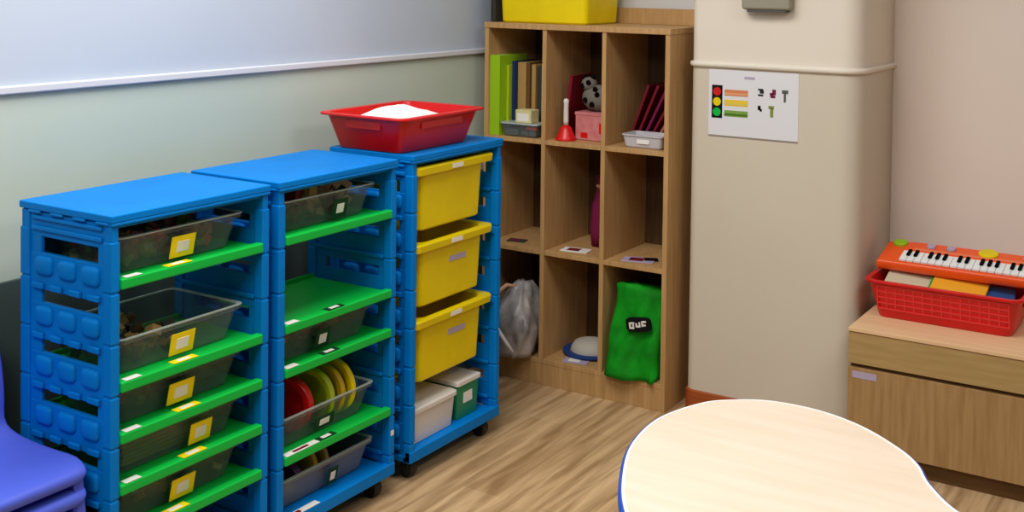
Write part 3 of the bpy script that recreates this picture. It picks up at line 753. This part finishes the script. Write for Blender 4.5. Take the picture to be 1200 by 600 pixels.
# ---------------------------------------------------------------- stacked chairs
def chair_mesh(z):
    """one moulded shell: seat curving up into the backrest; chair faces +x"""
    bm = bmesh.new(); nu, nv = 12, 22
    prof = []   # (x, z, halfwidth)
    P = [(.164,-.030,.155),(.172,-.010,.163),(.164,.004,.168),(.12,.006,.176),(.05,.0,.178),(-.02,.0,.178),(-.08,.004,.176),(-.125,.016,.170),(-.150,.045,.172),(-.162,.09,.172),(-.172,.15,.174),(-.182,.21,.172),(-.192,.26,.166),(-.200,.295,.145),(-.204,.305,.12)]
    g = []
    for x, zz, hw in P:
        row = []
        for i in range(nu+1):
            u = i/nu*2-1
            lift = .012*abs(u)**4 if zz < .02 and x < .15 else 0
            cup = .018*abs(u)**3 if zz > .05 else 0
            row.append(Vector((x+cup, u*hw, z+zz+lift)))
        g.append(row)
    m = MB(); tk = .006
    def nrm(i, j):
        a = g[min(i+1,len(g)-1)][j]-g[max(i-1,0)][j]; b = g[i][min(j+1,nu)]-g[i][max(j-1,0)]
        return a.cross(b).normalized()
    top = [[m.bm.verts.new(g[i][j]) for j in range(nu+1)] for i in range(len(g))]
    bot = [[m.bm.verts.new(g[i][j]+nrm(i,j)*tk) for j in range(nu+1)] for i in range(len(g))]
    for i in range(len(g)-1):
        for j in range(nu):
            m.bm.faces.new((top[i][j],top[i+1][j],top[i+1][j+1],top[i][j+1])); m.bm.faces.new((bot[i][j],bot[i][j+1],bot[i+1][j+1],bot[i+1][j]))
        m.bm.faces.new((top[i][0],bot[i][0],bot[i+1][0],top[i+1][0])); m.bm.faces.new((top[i][nu],top[i+1][nu],bot[i+1][nu],bot[i][nu]))
    for j in range(nu):
        m.bm.faces.new((top[0][j],top[0][j+1],bot[0][j+1],bot[0][j])); m.bm.faces.new((top[-1][j],bot[-1][j],bot[-1][j+1],top[-1][j+1]))
    return m
CX, CY = -.200, -.212
def make_chair(n, label):
    o = empty('stacking_chair', (CX, CY, n*.052), label, 'chair', 'stacked violet blue chairs', 0)
    sh = chair_mesh(.345).build('seat_shell', 'chair', o, smooth=True, sub=1)
    rim = MB()
    rim.box(-.10, .150, -.172, -.164, .318, .345); rim.box(-.10, .150, .164, .172, .318, .345)
    rim.build('side_skirt', 'chair', o, bevel=.003)
    for sx, sy in ((1,1),(1,-1),(-1,1),(-1,-1)):
        x0, x1 = (.135, .168) if sx > 0 else (-.11, -.15)
        y0, y1 = sy*.150, sy*.168
        m = MB().rings([[(x1-.012,y1-.008,.004),(x1+.012,y1-.008,.004),(x1+.012,y1+.008,.004),(x1-.012,y1+.008,.004)],
                        [(x0-.018,y0-.014,.340),(x0+.018,y0-.014,.340),(x0+.018,y0+.014,.340),(x0-.018,y0+.014,.340)]])
        l = m.build('leg', 'chair', o, bevel=.004)
        MB().box(x1-.014, x1+.014, y1-.010, y1+.010, 0, .010).build('foot_pad', 'grey', l, bevel=.002)
    return o
make_chair(0, 'violet blue plastic chair at the bottom of the stack left of the racks')
make_chair(1, 'middle violet blue plastic chair of the stack left of the racks')
make_chair(2, 'topmost violet blue plastic chair of the stack left of the racks')

# ---------------------------------------------------------------- drop throwaway groups
for o in list(bpy.data.objects):
    if o.get('group') == 'x': del o['group']

# ---------------------------------------------------------------- light
def area(name, loc, size, power, col=(1,1,1), rot=(0,0,0)):
    l = bpy.data.lights.new(name, 'AREA'); l.shape = 'RECTANGLE'; l.size = size[0]; l.size_y = size[1]; l.energy = power; l.color = col
    o = bpy.data.objects.new(name, l); C.objects.link(o); o.location = loc; o.rotation_euler = rot; return o
area('ceiling_light', (.45, .3, 2.75), (1.2, 1.2), 58, (1,.97,.93))
area('ceiling_light', (1.1, -1.9, 2.75), (1.4, 1.2), 66, (1,.97,.93))
area('ceiling_light', (2.6, .7, 2.75), (1.0, 1.0), 27, (1,.96,.92))
wd = bpy.data.worlds.new('room_light'); S.world = wd; wd.use_nodes = True
wd.node_tree.nodes['Background'].inputs[0].default_value = (.95,.97,1,1); wd.node_tree.nodes['Background'].inputs[1].default_value = .07

# ---------------------------------------------------------------- camera
PARAM = dict(cx=2.18737, cy=-1.76438, cz=1.57535, yaw=-0.56769, pitch=0.02877, roll=0.01257, f=1382.47931, py=12.03069)
P = PARAM; ya, pi_, ro = P['yaw'], P['pitch'], P['roll']
fw = Vector((math.sin(ya)*math.cos(pi_), math.cos(ya)*math.cos(pi_), -math.sin(pi_)))
r = Vector((math.cos(ya), -math.sin(ya), 0)); u = r.cross(fw)
r2 = r*math.cos(ro)+u*math.sin(ro); u2 = u*math.cos(ro)-r*math.sin(ro)
cd = bpy.data.cameras.new('camera'); cam = bpy.data.objects.new('camera', cd); C.objects.link(cam)
cam.matrix_world = Matrix(((r2.x,u2.x,-fw.x,P['cx']),(r2.y,u2.y,-fw.y,P['cy']),(r2.z,u2.z,-fw.z,P['cz']),(0,0,0,1)))
cd.sensor_width = 36; cd.lens = P['f']/1200*36; cd.shift_y = -(300-P['py'])/1200; cd.clip_start = .05
S.camera = cam
S.view_settings.view_transform = 'Standard'; S.view_settings.look = 'None'; S.view_settings.gamma = 1; S.view_settings.use_curve_mapping = False
S.view_settings.exposure = -0.18
